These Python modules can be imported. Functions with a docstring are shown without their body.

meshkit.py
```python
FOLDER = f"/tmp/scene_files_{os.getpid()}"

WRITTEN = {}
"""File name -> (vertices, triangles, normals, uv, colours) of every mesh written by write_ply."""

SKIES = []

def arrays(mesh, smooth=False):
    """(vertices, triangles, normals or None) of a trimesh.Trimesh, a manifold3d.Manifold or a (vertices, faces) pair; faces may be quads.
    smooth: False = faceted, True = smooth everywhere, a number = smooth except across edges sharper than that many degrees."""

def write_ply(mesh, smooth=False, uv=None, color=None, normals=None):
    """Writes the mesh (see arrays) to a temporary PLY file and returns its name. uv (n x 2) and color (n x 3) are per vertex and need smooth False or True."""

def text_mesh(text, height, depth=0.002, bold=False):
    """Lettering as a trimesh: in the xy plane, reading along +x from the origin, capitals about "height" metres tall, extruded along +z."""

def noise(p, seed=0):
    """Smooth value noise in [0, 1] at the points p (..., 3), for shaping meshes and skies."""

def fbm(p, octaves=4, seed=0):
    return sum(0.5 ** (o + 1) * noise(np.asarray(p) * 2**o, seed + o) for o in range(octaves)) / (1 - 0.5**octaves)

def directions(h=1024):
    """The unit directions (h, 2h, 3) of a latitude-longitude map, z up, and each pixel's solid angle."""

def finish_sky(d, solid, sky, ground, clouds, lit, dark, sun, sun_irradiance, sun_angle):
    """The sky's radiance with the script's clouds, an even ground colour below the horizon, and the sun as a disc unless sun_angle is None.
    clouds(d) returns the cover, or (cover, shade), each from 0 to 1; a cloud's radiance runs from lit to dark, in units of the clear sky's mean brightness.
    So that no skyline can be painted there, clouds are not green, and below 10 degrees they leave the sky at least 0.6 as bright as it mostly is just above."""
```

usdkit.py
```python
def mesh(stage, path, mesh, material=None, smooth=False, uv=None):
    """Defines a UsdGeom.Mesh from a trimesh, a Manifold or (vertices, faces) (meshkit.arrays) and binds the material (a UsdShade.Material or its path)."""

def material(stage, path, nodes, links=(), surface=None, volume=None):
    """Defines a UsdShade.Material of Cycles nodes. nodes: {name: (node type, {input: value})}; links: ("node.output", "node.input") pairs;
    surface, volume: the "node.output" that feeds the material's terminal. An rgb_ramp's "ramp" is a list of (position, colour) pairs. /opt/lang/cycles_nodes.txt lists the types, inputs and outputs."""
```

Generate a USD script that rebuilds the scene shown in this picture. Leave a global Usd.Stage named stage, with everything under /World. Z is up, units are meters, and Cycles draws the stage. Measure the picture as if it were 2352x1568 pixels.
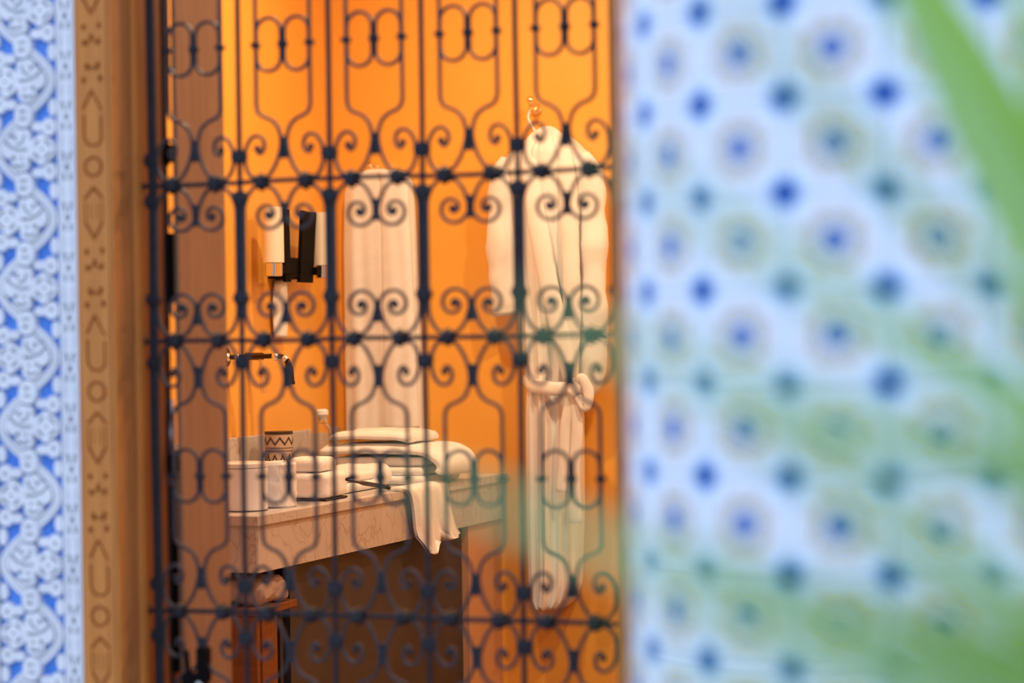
import math, random
import numpy as np, trimesh, usdkit, meshkit
from pxr import Usd, UsdGeom, UsdLux, UsdShade, Gf, Sdf, Vt
from shapely.geometry import Polygon, LineString, Point, box as sbox
from shapely.ops import unary_union
from shapely import affinity

random.seed(7)
rng = np.random.default_rng(7)
stage = Usd.Stage.CreateInMemory()
UsdGeom.SetStageUpAxis(stage, UsdGeom.Tokens.z)
UsdGeom.SetStageMetersPerUnit(stage, 1.0)
W_ = UsdGeom.Xform.Define(stage, '/World')
stage.SetDefaultPrim(W_.GetPrim())
UsdGeom.Scope.Define(stage, '/World/Looks')

# ------------------------------------------------------------------ camera
# x runs along the window wall, y into the bathroom, z up; the grille stands in the plane y = 0
FPX = 5200.0                                   # focal length in pixels of the 2352 px wide picture
YAW, PITCH, ROLL = 0.33708, -0.00342, -0.01471
CAM = np.array([1.90836, -3.54696, 1.3])
_f = np.array([-math.sin(YAW) * math.cos(PITCH), math.cos(YAW) * math.cos(PITCH), math.sin(PITCH)])
_r = np.array([math.cos(YAW), math.sin(YAW), 0.0]); _u = np.cross(_r, _f)
RIGHT = math.cos(ROLL) * _r + math.sin(ROLL) * _u
UP = -math.sin(ROLL) * _r + math.cos(ROLL) * _u
FWD = _f
cam = UsdGeom.Camera.Define(stage, '/World/camera')
m = Gf.Matrix4d(1.0)
m.SetRow(0, Gf.Vec4d(*RIGHT, 0)); m.SetRow(1, Gf.Vec4d(*UP, 0)); m.SetRow(2, Gf.Vec4d(*(-FWD), 0)); m.SetRow(3, Gf.Vec4d(*CAM, 1))
cam.AddTransformOp().Set(m)
cam.CreateHorizontalApertureAttr(36.0); cam.CreateVerticalApertureAttr(24.0)
cam.CreateFocalLengthAttr(36.0 * FPX / 2352.0)
cam.CreateClippingRangeAttr(Gf.Vec2f(0.05, 100.0))
cam.CreateFStopAttr(2.1); cam.CreateFocusDistanceAttr(5.6)
EXPOSURE = 0.0
cam.CreateExposureAttr(EXPOSURE)

# ------------------------------------------------------------------ light
SKY_STRENGTH = 1.06
dome = UsdLux.DomeLight.Define(stage, '/World/sky')
dome.CreateIntensityAttr(1.0)
skym = usdkit.material(stage, '/World/Looks/sky_look', {
    'geo': ('texture_coordinate', {}), 'sep': ('separate_xyz', {}),
    'rmp': ('rgb_ramp', {'ramp': [(0.0, (0.30, 0.33, 0.38)), (0.48, (0.42, 0.46, 0.54)), (0.52, (0.74, 0.86, 1.12)), (1.0, (0.62, 0.84, 1.28))]}),
    'mr': ('map_range', {'from_min': -1.0, 'from_max': 1.0}),
    'bg': ('background_shader', {'strength': SKY_STRENGTH})},
    [('geo.generated', 'sep.vector'), ('sep.z', 'mr.value'), ('mr.result', 'rmp.fac'), ('rmp.color', 'bg.color')], surface='bg.background')
UsdShade.MaterialBindingAPI.Apply(dome.GetPrim()).Bind(skym)

LAMP = (1.0, 0.745, 0.44)
def ceiling_spot(name, x, y, power, r=0.045, z=2.66):
    l = UsdLux.DiskLight.Define(stage, '/World/' + name)
    l.CreateRadiusAttr(r); l.CreateColorAttr(Gf.Vec3f(*LAMP)); l.CreateIntensityAttr(power)
    l.AddTranslateOp().Set(Gf.Vec3d(x, y, z))
    return l
ceiling_spot('spot_light', -0.15, 1.60, 880)
ceiling_spot('spot_light_001', 0.85, 1.45, 1150)
ceiling_spot('spot_light_002', 1.75, 1.60, 850)

# ------------------------------------------------------------------ pixel helper: the point at depth / on a plane behind a picture position
def ray(px, py): return FWD + RIGHT * (px - 1176) / FPX - UP * (py - 784) / FPX
def at_depth(px, py, d): return CAM + ray(px, py) * d
def at_y(px, py, y): d = ray(px, py); return CAM + d * (y - CAM[1]) / d[1]
def at_x(px, py, x): d = ray(px, py); return CAM + d * (x - CAM[0]) / d[0]
def at_z(px, py, z): d = ray(px, py); return CAM + d * (z - CAM[2]) / d[2]

# ------------------------------------------------------------------ prims
taken = {}
def numbered(path):
    n = taken.get(path, 0); taken[path] = n + 1
    return path if n == 0 else f'{path}_{n:03d}'
def tag(prim, label=None, cat=None, group=None, kind=None):
    for k, v in (('label', label), ('category', cat), ('group', group), ('kind', kind)):
        if v: prim.SetCustomDataByKey(k, v)
    return prim
def thing(name, label=None, cat=None, loc=(0, 0, 0), group=None, kind=None):
    x = UsdGeom.Xform.Define(stage, numbered('/World/' + name))
    if any(loc): x.AddTranslateOp().Set(Gf.Vec3d(*map(float, loc)))
    x.GetPrim().SetCustomDataByKey('_loc', Gf.Vec3d(*map(float, loc)))
    return tag(x.GetPrim(), label, cat, group, kind)
def world_of(prim):
    p, o = prim, np.zeros(3)
    while p and str(p.GetPath()) != '/World':
        l = p.GetCustomDataByKey('_loc')
        if l: o += np.array(l)
        p = p.GetParent()
    return o
def part(name, mesh, mat, parent=None, smooth=35, label=None, uv=None, **kw):
    """mesh is given in world coordinates; it is moved into its parent's frame"""
    base = str(parent.GetPath()) if parent else '/World'
    v, f = (mesh.vertices, mesh.faces) if isinstance(mesh, trimesh.Trimesh) else mesh
    v = np.asarray(v, float)
    if parent: v = v - world_of(parent)
    p = usdkit.mesh(stage, numbered(base + '/' + name), trimesh.Trimesh(v, f, process=False), mat, smooth=smooth, uv=uv).GetPrim()
    return tag(p, label, **kw)
def struct(name, mesh, mat, label, cat='structure', parent=None, smooth=False):
    return part(name, mesh, mat, parent, smooth, label, kind='structure', **({} if parent else {'cat': cat}))

# ------------------------------------------------------------------ shapes
def cat_(*ms): return trimesh.util.concatenate([x for x in ms if x is not None])
def box(x0, x1, y0, y1, z0, z1, c=0.0):
    """box, optionally with chamfered edges"""
    if c <= 0:
        b = trimesh.creation.box((x1 - x0, y1 - y0, z1 - z0))
    else:
        pts = []
        for sx in (0, 1):
            for sy in (0, 1):
                for sz in (0, 1):
                    for k in range(3):
                        d = [c, c, c]; d[k] = 0
                        pts.append([x0 + d[0] if sx == 0 else x1 - d[0], y0 + d[1] if sy == 0 else y1 - d[1], z0 + d[2] if sz == 0 else z1 - d[2]])
        return trimesh.convex.convex_hull(np.array(pts))
    b.apply_translation([(x0 + x1) / 2, (y0 + y1) / 2, (z0 + z1) / 2])
    return b
def polys(s): return [g for g in getattr(s, 'geoms', [s]) if g.geom_type == 'Polygon' and g.area > 1e-9]
def relief(shape, y_front, depth):
    """a shape in the x-z plane, extruded from y_front backwards (towards +y) by depth"""
    out = []
    for g in polys(shape):
        e = trimesh.creation.extrude_polygon(g, depth, engine='earcut')
        v = e.vertices.copy()
        e.vertices = np.stack([v[:, 0], y_front + depth - v[:, 2], v[:, 1]], 1)
        e.faces = e.faces[:, ::-1] if False else e.faces
        e.fix_normals()
        out.append(e)
    return cat_(*out)
def carved(shape, cuts, y_front, depth, cut_depth):
    """a raised shape whose front carries cuts of cut_depth"""
    top = shape.difference(cuts)
    return cat_(relief(top, y_front, cut_depth), relief(shape, y_front + cut_depth, depth - cut_depth))
def smooth_path(pts, n=8):
    """Catmull-Rom through the points"""
    p = np.asarray(pts, float)
    q = np.vstack([2 * p[0] - p[1], p, 2 * p[-1] - p[-2]])
    out = []
    for i in range(1, len(q) - 2):
        a, b, c, d = q[i - 1], q[i], q[i + 1], q[i + 2]
        t = np.linspace(0, 1, n, endpoint=False)[:, None]
        out.append(0.5 * (2 * b + (c - a) * t + (2 * a - 5 * b + 4 * c - d) * t**2 + (3 * b - a - 3 * c + d) * t**3))
    out.append(p[-1:])
    return np.vstack(out)
def loft(rows, closed_ends=True):
    """closed loops (k x n x 3) joined into a skin"""
    R = np.asarray(rows, float); k, n, _ = R.shape
    v = R.reshape(-1, 3); f = []
    i, j = np.meshgrid(np.arange(k - 1), np.arange(n), indexing='ij')
    a = (i * n + j).ravel(); b = (i * n + (j + 1) % n).ravel(); c = b + n; d = a + n
    f = np.vstack([np.stack([a, b, c], 1), np.stack([a, c, d], 1)])
    if closed_ends:
        v = np.vstack([v, R[0].mean(0), R[-1].mean(0)])
        q = np.arange(n); s = len(R.reshape(-1, 3))
        f = np.vstack([f, np.stack([(q + 1) % n, q, np.full(n, s)], 1), np.stack([(k - 1) * n + q, (k - 1) * n + (q + 1) % n, np.full(n, s + 1)], 1)])
    t = trimesh.Trimesh(v, f, process=False)
    t.fix_normals()
    return t
def tube(path, r, n=8, flat=1.0, axis=None, ends=True):
    """round or flattened tube; r a number or one per point; axis: the direction of the flattened half-width"""
    p = np.asarray(path, float)
    r = np.broadcast_to(np.asarray(r, float), (len(p),))
    t = np.gradient(p, axis=0); t /= np.linalg.norm(t, axis=1, keepdims=True) + 1e-12
    ref = np.array([0, 1.0, 0]) if axis is None else np.asarray(axis, float)
    if axis is None and abs(t[0] @ ref) > 0.9: ref = np.array([1.0, 0, 0])
    rows, prev = [], None
    for i in range(len(p)):
        a = (ref if (prev is None or axis is not None) else prev)
        a = a - t[i] * (a @ t[i]); a /= np.linalg.norm(a) + 1e-12
        prev = a; b = np.cross(t[i], a)
        th = np.linspace(0, 2 * np.pi, n, endpoint=False)
        rows.append(p[i] + r[i] * (flat * np.cos(th)[:, None] * a + np.sin(th)[:, None] * b))
    return loft(rows, ends)
def strap(pts2, w, d, y=0.0):
    """flat forged strap bent in the x-z plane: w across in the plane, d deep in y, chamfered"""
    p = np.asarray(pts2, float)
    t = np.gradient(p, axis=0); t /= np.linalg.norm(t, axis=1, keepdims=True) + 1e-12
    nrm = np.stack([-t[:, 1], t[:, 0]], 1)
    c = 0.3 * min(w, d)
    sec = [(-w/2, -d/2 + c), (-w/2 + c, -d/2), (w/2 - c, -d/2), (w/2, -d/2 + c), (w/2, d/2 - c), (w/2 - c, d/2), (-w/2 + c, d/2), (-w/2, d/2 - c)]
    rows = [[(p[i, 0] + nrm[i, 0] * a, y + b, p[i, 1] + nrm[i, 1] * a) for a, b in sec] for i in range(len(p))]
    return loft(rows)
def lathe(profile, center, n=32):
    """(r, z) profile turned about a vertical axis"""
    pr = np.asarray(profile, float); th = np.linspace(0, 2 * np.pi, n, endpoint=False)
    rows = [np.stack([center[0] + r * np.cos(th), center[1] + r * np.sin(th), np.full(n, center[2] + z)], 1) for r, z in pr]
    return loft(rows)
def hull_round(x0, x1, y0, y1, z0, z1, r, sub=2):
    s = trimesh.creation.icosphere(sub, r).vertices
    pts = [s + [cx, cy, cz] for cx in (x0 + r, x1 - r) for cy in (y0 + r, y1 - r) for cz in (z0 + r, z1 - r)]
    return trimesh.convex.convex_hull(np.vstack(pts))
def rot_about(mesh, angle, axis, point):
    mesh = mesh.copy(); mesh.apply_transform(trimesh.transformations.rotation_matrix(angle, axis, point)); return mesh
def sphere(c, r, sub=2, s=(1, 1, 1)):
    k = trimesh.creation.icosphere(sub, 1.0); k.apply_scale(np.array(s) * r); k.apply_translation(c); return k

# ------------------------------------------------------------------ materials
def simple(name, color, rough=0.5, metal=0.0, **kw):
    return usdkit.material(stage, '/World/Looks/' + name, {'p': ('principled_bsdf', {'base_color': color, 'roughness': rough, 'metallic': metal, **kw})}, surface='p.BSDF')
def noisy(name, c1, c2, scale=8.0, rough=0.6, bump=0.0, bscale=60.0, detail=4.0, stretch=(1, 1, 1), lo=0.35, hi=0.65, **kw):
    nodes = {'tc': ('texture_coordinate', {}), 'mp': ('mapping', {'scale': stretch}), 'n': ('noise_texture', {'scale': scale, 'detail': detail}),
             'r': ('rgb_ramp', {'ramp': [(0, c1), (lo, c1), (hi, c2), (1, c2)]}), 'p': ('principled_bsdf', {'roughness': rough, **kw})}
    links = [('tc.object', 'mp.vector'), ('mp.vector', 'n.vector'), ('n.fac', 'r.fac'), ('r.color', 'p.base_color')]
    if bump:
        nodes['nb'] = ('noise_texture', {'scale': bscale, 'detail': 3.0}); nodes['b'] = ('bump', {'strength': 1.0, 'distance': bump})
        links += [('mp.vector', 'nb.vector'), ('nb.fac', 'b.height'), ('b.normal', 'p.normal')]
    return usdkit.material(stage, '/World/Looks/' + name, nodes, links, surface='p.BSDF')
M = {}
M['iron'] = noisy('wrought_iron', (0.008, 0.008, 0.011), (0.014, 0.013, 0.018), 60, 0.5, 0.0006, 120, specular_ior_level=0.28)
M['iron_scroll'] = noisy('forged_strap', (0.020, 0.016, 0.018), (0.032, 0.025, 0.027), 60, 0.45, 0.0006, 120, specular_ior_level=0.45)
M['plaster'] = noisy('carved_plaster', (0.75, 0.75, 0.77), (0.67, 0.67, 0.70), 14, 0.8, 0.0008, 160)
M['blue_ground'] = noisy('blue_painted_ground', (0.05, 0.19, 0.66), (0.10, 0.28, 0.78), 30, 0.7)
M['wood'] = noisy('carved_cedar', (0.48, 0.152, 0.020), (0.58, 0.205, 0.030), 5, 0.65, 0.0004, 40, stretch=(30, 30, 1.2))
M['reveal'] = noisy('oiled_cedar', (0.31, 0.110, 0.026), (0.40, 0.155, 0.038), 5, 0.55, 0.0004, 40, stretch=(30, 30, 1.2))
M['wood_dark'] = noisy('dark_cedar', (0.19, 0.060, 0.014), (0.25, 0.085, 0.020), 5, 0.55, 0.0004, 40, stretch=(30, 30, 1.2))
M['shutter'] = noisy('shutter_wood', (0.29, 0.165, 0.095), (0.37, 0.215, 0.125), 4, 0.5, 0.0003, 40, stretch=(20, 20, 1.0))
M['orange'] = noisy('orange_tadelakt', (0.84, 0.400, 0.062), (0.88, 0.435, 0.074), 2.2, 0.42, 0.0004, 22)
M['ceiling'] = simple('ceiling_paint', (0.85, 0.62, 0.38), 0.8)
M['floor_in'] = noisy('terracotta_floor', (0.12, 0.048, 0.022), (0.17, 0.068, 0.030), 6, 0.5)
M['floor_out'] = noisy('courtyard_paving', (0.42, 0.40, 0.37), (0.52, 0.50, 0.46), 3, 0.7)
M['wall_out'] = noisy('limewash', (0.72, 0.72, 0.72), (0.80, 0.80, 0.80), 3, 0.85)
M['white_cloth'] = noisy('terry_cloth', (0.84, 0.82, 0.82), (0.88, 0.87, 0.87), 20, 0.95, 0.0012, 260, sheen_weight=0.15)
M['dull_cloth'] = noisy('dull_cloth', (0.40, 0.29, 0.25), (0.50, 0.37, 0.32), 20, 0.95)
M['cotton'] = noisy('robe_cotton', (0.83, 0.78, 0.73), (0.88, 0.84, 0.80), 10, 0.95, 0.0006, 300, sheen_weight=0.1)
M['ceramic'] = simple('white_ceramic', (0.80, 0.81, 0.87), 0.25)
M['film'] = noisy('wrapped_paper', (0.80, 0.80, 0.85), (0.86, 0.86, 0.90), 30, 0.3, 0.004, 45)
M['chrome'] = simple('chrome', (0.78, 0.76, 0.74), 0.12, 1.0)
M['dark_polished'] = simple('dark_polished_metal', (0.05, 0.036, 0.030), 0.09, 1.0)
M['joint'] = simple('polished_joint', (0.92, 0.88, 0.80), 0.3, 1.0)
M['brass'] = simple('brass', (0.93, 0.76, 0.46), 0.25, 1.0)
M['black_metal'] = simple('black_metal', (0.004, 0.003, 0.003), 0.6, specular_ior_level=0.06)
M['opal'] = simple('opal_glass', (0.86, 0.78, 0.66), 0.3, subsurface_weight=0.0)
M['black'] = simple('black_rubber', (0.012, 0.012, 0.014), 0.5)
M['print'] = simple('black_print', (0.03, 0.018, 0.016), 0.4)
M['stoneware'] = noisy('patterned_stoneware', (0.46, 0.33, 0.27), (0.54, 0.40, 0.33), 20, 0.4)
M['soap'] = simple('yellow_soap', (0.85, 0.66, 0.20), 0.5)
M['cabinet'] = noisy('red_brown_wood', (0.17, 0.050, 0.014), (0.22, 0.068, 0.020), 4, 0.5, stretch=(1, 20, 20))
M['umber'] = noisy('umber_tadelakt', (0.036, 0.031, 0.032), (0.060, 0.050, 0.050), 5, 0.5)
M['tan'] = noisy('tan_plaster', (0.60, 0.33, 0.17), (0.66, 0.37, 0.20), 4, 0.6)
M['pot'] = noisy('terracotta_pot', (0.45, 0.18, 0.09), (0.52, 0.23, 0.12), 9, 0.8)
M['soil'] = noisy('potting_soil', (0.03, 0.02, 0.012), (0.06, 0.04, 0.025), 60, 1.0)
M['marble'] = usdkit.material(stage, '/World/Looks/veined_marble', {
    'tc': ('texture_coordinate', {}), 'n': ('noise_texture', {'scale': 3.0, 'detail': 6.0}), 'vm': ('vector_math', {'math_type': 'multiply_add', 'vector2': (0.55, 0.55, 0.55)}),
    'mp': ('mapping', {'scale': (1, 1.2, 0.55)}),
    'v': ('voronoi_texture', {'feature': 'distance_to_edge', 'scale': 14.0}), 'r': ('rgb_ramp', {'ramp': [(0, (0.50, 0.40, 0.36)), (0.02, (0.60, 0.51, 0.47)), (0.05, (0.68, 0.61, 0.58)), (1, (0.73, 0.66, 0.64))]}),
    'n2': ('noise_texture', {'scale': 7.0, 'detail': 4.0}), 'm': ('mix', {'mix_type': 'multiply', 'fac': 0.35}),
    'p': ('principled_bsdf', {'roughness': 0.3})},
    [('tc.object', 'n.vector'), ('n.color', 'vm.vector1'), ('tc.object', 'vm.vector3'), ('vm.vector', 'mp.vector'), ('mp.vector', 'v.vector'), ('v.distance', 'r.fac'), ('tc.object', 'n2.vector'),
     ('r.color', 'm.color1'), ('n2.fac', 'm.color2'), ('m.color', 'p.base_color')], surface='p.BSDF')
M['glass'] = usdkit.material(stage, '/World/Looks/clear_glass', {'p': ('principled_bsdf', {'base_color': (0.98, 0.95, 0.88), 'roughness': 0.02, 'transmission_weight': 1.0, 'ior': 1.45})}, surface='p.BSDF')
def leaf_look(name, c, ct):
    return usdkit.material(stage, '/World/Looks/' + name, {'p': ('principled_bsdf', {'base_color': c, 'roughness': 0.45}), 't': ('translucent_bsdf', {'color': ct}), 'm': ('mix_closure', {'fac': 0.4})},
                           [('p.BSDF', 'm.closure1'), ('t.BSDF', 'm.closure2')], surface='m.closure')
M['leaf'] = leaf_look('green_leaf', (0.30, 0.50, 0.06), (0.42, 0.66, 0.06))
M['leaf_pale'] = leaf_look('pale_leaf', (0.48, 0.68, 0.36), (0.55, 0.76, 0.32))

# painted star tile: pattern from the tile's own uv
def tile_look():
    N = {'uv': ('uvmap', {'attribute': 'st'}), 's': ('separate_xyz', {})}
    L = [('uv.UV', 's.vector')]
    def mth(name, op, a, b=None, c=None):
        ins = {'math_type': op}
        for key, v in (('value1', a), ('value2', b), ('value3', c)):
            if v is None: continue
            if isinstance(v, str): L.append((v, f'{name}.{key}'))
            else: ins[key] = v
        N[name] = ('math', ins)
        return name + '.value'
    u = mth('u', 'subtract', 's.x', 0.5); v = mth('v', 'subtract', 's.y', 0.5)
    u2 = mth('u2', 'multiply', u, u); v2 = mth('v2', 'multiply', v, v)
    r = mth('r', 'sqrt', mth('rs', 'add', u2, v2))
    th = mth('th', 'arctan2', v, u); th8 = mth('th8', 'multiply', th, 8.0); c8 = mth('c8', 'cosine', th8)
    rm = mth('rm', 'multiply', r, mth('k1', 'multiply_add', c8, 0.10, 1.0))
    th16 = mth('th16', 'multiply', th, 16.0); c16 = mth('c16', 'cosine', th16)
    au = mth('au', 'subtract', 0.5, mth('ab', 'absolute', u)); av = mth('av', 'subtract', 0.5, mth('ac', 'absolute', v))
    rc = mth('rc', 'sqrt', mth('rcs', 'add', mth('au2', 'multiply', au, au), mth('av2', 'multiply', av, av)))
    tc = mth('tc8', 'multiply', mth('tca', 'arctan2', av, au), 8.0); cc = mth('cc', 'cosine', tc)
    rcm = mth('rcm', 'multiply', rc, mth('k2', 'multiply_add', cc, 0.12, 1.0))
    white, blue, sky, tan, ochre, pale = (0.74, 0.80, 0.88), (0.004, 0.085, 0.38), (0.38, 0.56, 0.82), (0.42, 0.37, 0.33), (0.70, 0.48, 0.18), (0.60, 0.66, 0.74)
    N['ra'] = ('rgb_ramp', {'interpolate': False, 'ramp': [(0, blue), (0.110, pale), (0.155, tan), (0.20, pale), (0.225, tan), (0.285, pale), (0.31, ochre), (0.345, white), (1, white)]})
    N['rb'] = ('rgb_ramp', {'interpolate': False, 'ramp': [(0, blue), (0.115, sky), (0.185, white), (0.27, white), (0.28, sky), (0.29, white), (1, white)]})
    L.append((rm, 'ra.fac')); L.append((rcm, 'rb.fac'))
    sel = mth('sel', 'less_than', rcm, 0.29)
    # petals: tan ring broken into rays
    ray_ = mth('ray', 'less_than', c16, -0.45)
    inr = mth('inr', 'multiply', mth('g1', 'greater_than', rm, 0.155), mth('g2', 'less_than', rm, 0.275))
    N['mp'] = ('mix', {'color2': pale}); L += [('ra.color', 'mp.color1'), (mth('pm', 'multiply', ray_, inr), 'mp.fac')]
    N['mx'] = ('mix', {}); L += [('mp.color', 'mx.color1'), ('rb.color', 'mx.color2'), (sel, 'mx.fac')]
    N['p'] = ('principled_bsdf', {'roughness': 0.22}); L.append(('mx.color', 'p.base_color'))
    return usdkit.material(stage, '/World/Looks/painted_star_tile', N, L, surface='p.BSDF')
M['tile'] = tile_look()
M['mortar'] = simple('white_mortar', (0.66, 0.68, 0.72), 0.9)

# ================================================================== STRUCTURE
YB, XL, XR = 2.58, -0.80, 2.30          # back wall, left wall, right wall of the bathroom
WX0, WX1, WZ0, WZ1 = -0.095, 0.945, 0.27, 2.55   # hole in the window wall (holds the carved frame)
YF, YI = -0.085, 0.085                    # faces of the window wall
def wall_with_hole():
    return cat_(box(-2.6, WX0, YF, YI, 0, 3.2), box(WX1, 3.6, YF, YI, 0, 3.2), box(WX0, WX1, YF, YI, 0, WZ0), box(WX0, WX1, YF, YI, WZ1, 3.2))
struct('wall_front', wall_with_hole(), M['wall_out'], 'pale limewashed courtyard wall around the grilled window', 'wall')
struct('wall_left', box(XL - 0.12, XL, YI, YB, 0, 2.7), M['orange'], 'orange polished plaster wall behind the marble counter', 'wall')
struct('wall_back', box(XL - 0.12, XR + 0.12, YB, YB + 0.12, 0, 2.7), M['orange'], 'orange polished plaster wall behind the hanging robe', 'wall')
struct('wall_right', box(XR, XR + 0.12, YI, YB, 0, 2.7), M['orange'], 'orange plaster side wall of the bathroom across from the counter', 'wall')
struct('ceiling', box(XL - 0.12, XR + 0.12, YI, YB + 0.12, 2.7, 2.8), M['ceiling'], 'warm painted bathroom ceiling', 'ceiling')
struct('floor', box(XL - 0.12, XR + 0.12, YI, YB + 0.12, -0.1, 0.0), M['floor_in'], 'terracotta bathroom floor', 'floor')
struct('courtyard_floor', box(-6, 8, -8, YI, -0.1, 0.0), M['floor_out'], 'grey stone courtyard floor outside the window', 'floor')

# ---------------- carved window frame
win = thing('window_1', 'carved cedar window frame around the iron grille', 'window frame', kind='structure')
JX0, JX1 = -0.095, -0.024                  # left jamb
def glyph_cuts(x, z0, z1):
    s = 0.000754
    cuts = []
    def L(pts, w=0.0050): cuts.append(LineString([(x + a * 0.00084, zt - b * s) for a, b in pts]).buffer(w / 2, cap_style=2))
    def D(a, b, r=0.0042): cuts.append(affinity.scale(Point(x + a * 0.00084, zt - b * s).buffer(r, 6), 1.0, 1.35))
    for k in range(-3, 5):
        zt = 1.8745 - k * 0.388
        L([(-20, -22), (0, 16), (20, -22)])
        for a, b in ((-18, 46), (18, 44), (-17, 82), (17, 80)): D(a, b)
        D(0, 68, 0.0036); L([(-14, 88), (0, 72), (14, 86)], 0.004)
        D(-12, 136, 0.0045); D(14, 134, 0.0045); L([(-12, 146), (0, 138), (14, 146)], 0.004)
        for a, b in ((-19, 168), (19, 165)): D(a, b, 0.0046)
        L([(-22, 234), (-4, 196), (0, 190)]); L([(0, 194), (22, 240)], 0.004)
        L([(-20, 246), (-20, 300), (-10, 316), (10, 318), (20, 306), (20, 250)], 0.0045)
        cuts.append(Point(x, zt - 366 * s).buffer(0.0185).difference(Point(x, zt - 366 * s).buffer(0.0135)))
        L([(-22, 440), (0, 414), (22, 440)])
        L([(-20, 446), (-20, 492)], 0.003); L([(20, 446), (20, 492)], 0.003)
        L([(-8, 450), (-8, 488)], 0.002); L([(8, 450), (8, 488)], 0.002)
    return unary_union(cuts).intersection(sbox(-9, z0, 9, z1))
def jamb(sx):
    """sx=1 left jamb, sx=-1 its mirror on the right"""
    X = (lambda a: a) if sx == 1 else (lambda a: 0.85 - a)
    cx = X(-0.0615)
    face = sbox(min(X(JX0), X(JX1)), WZ0 + 0.06, max(X(JX0), X(JX1)), WZ1 - 0.06)
    cuts = glyph_cuts(cx, WZ0 + 0.09, WZ1 - 0.09)
    groove = unary_union([sbox(*sorted((X(-0.0325), X(-0.0305)))[:1], WZ0 + 0.06, max(X(-0.0325), X(-0.0305)), WZ1 - 0.06)])
    fr = part('carved_board', carved(face, unary_union([cuts, groove]), YF - 0.012, 0.02, 0.0075), M['wood'], win, smooth=False)
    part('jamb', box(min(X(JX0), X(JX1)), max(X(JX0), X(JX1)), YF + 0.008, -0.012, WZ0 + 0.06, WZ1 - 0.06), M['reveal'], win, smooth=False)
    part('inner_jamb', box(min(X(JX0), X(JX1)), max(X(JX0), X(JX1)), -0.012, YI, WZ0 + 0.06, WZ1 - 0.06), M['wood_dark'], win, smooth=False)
    part('seal_strip', box(min(X(-0.034), X(-0.0205)), max(X(-0.034), X(-0.0205)), YI, YI + 0.012, WZ0 + 0.06, WZ1 - 0.06), M['black'], win, smooth=False, label='black seal strip')
    part('stop_bead', box(min(X(-0.024), X(-0.0150)), max(X(-0.024), X(-0.0150)), -0.032, -0.010, WZ0 + 0.06, WZ1 - 0.06, 0.002), M['wood'], win, smooth=False)
    part('edge_bead', tube([(X(-0.0255), YF - 0.012, WZ0 + 0.06), (X(-0.0255), YF - 0.012, WZ1 - 0.06)], 0.0035, 8), M['wood'], win)
jamb(1); jamb(-1)
part('sill', box(WX0, WX1, YF - 0.03, YI, WZ0, WZ0 + 0.06, 0.004), M['wood'], win, smooth=False)
part('head', box(WX0, WX1, YF - 0.012, YI, WZ1 - 0.06, WZ1, 0.004), M['wood'], win, smooth=False)

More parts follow.
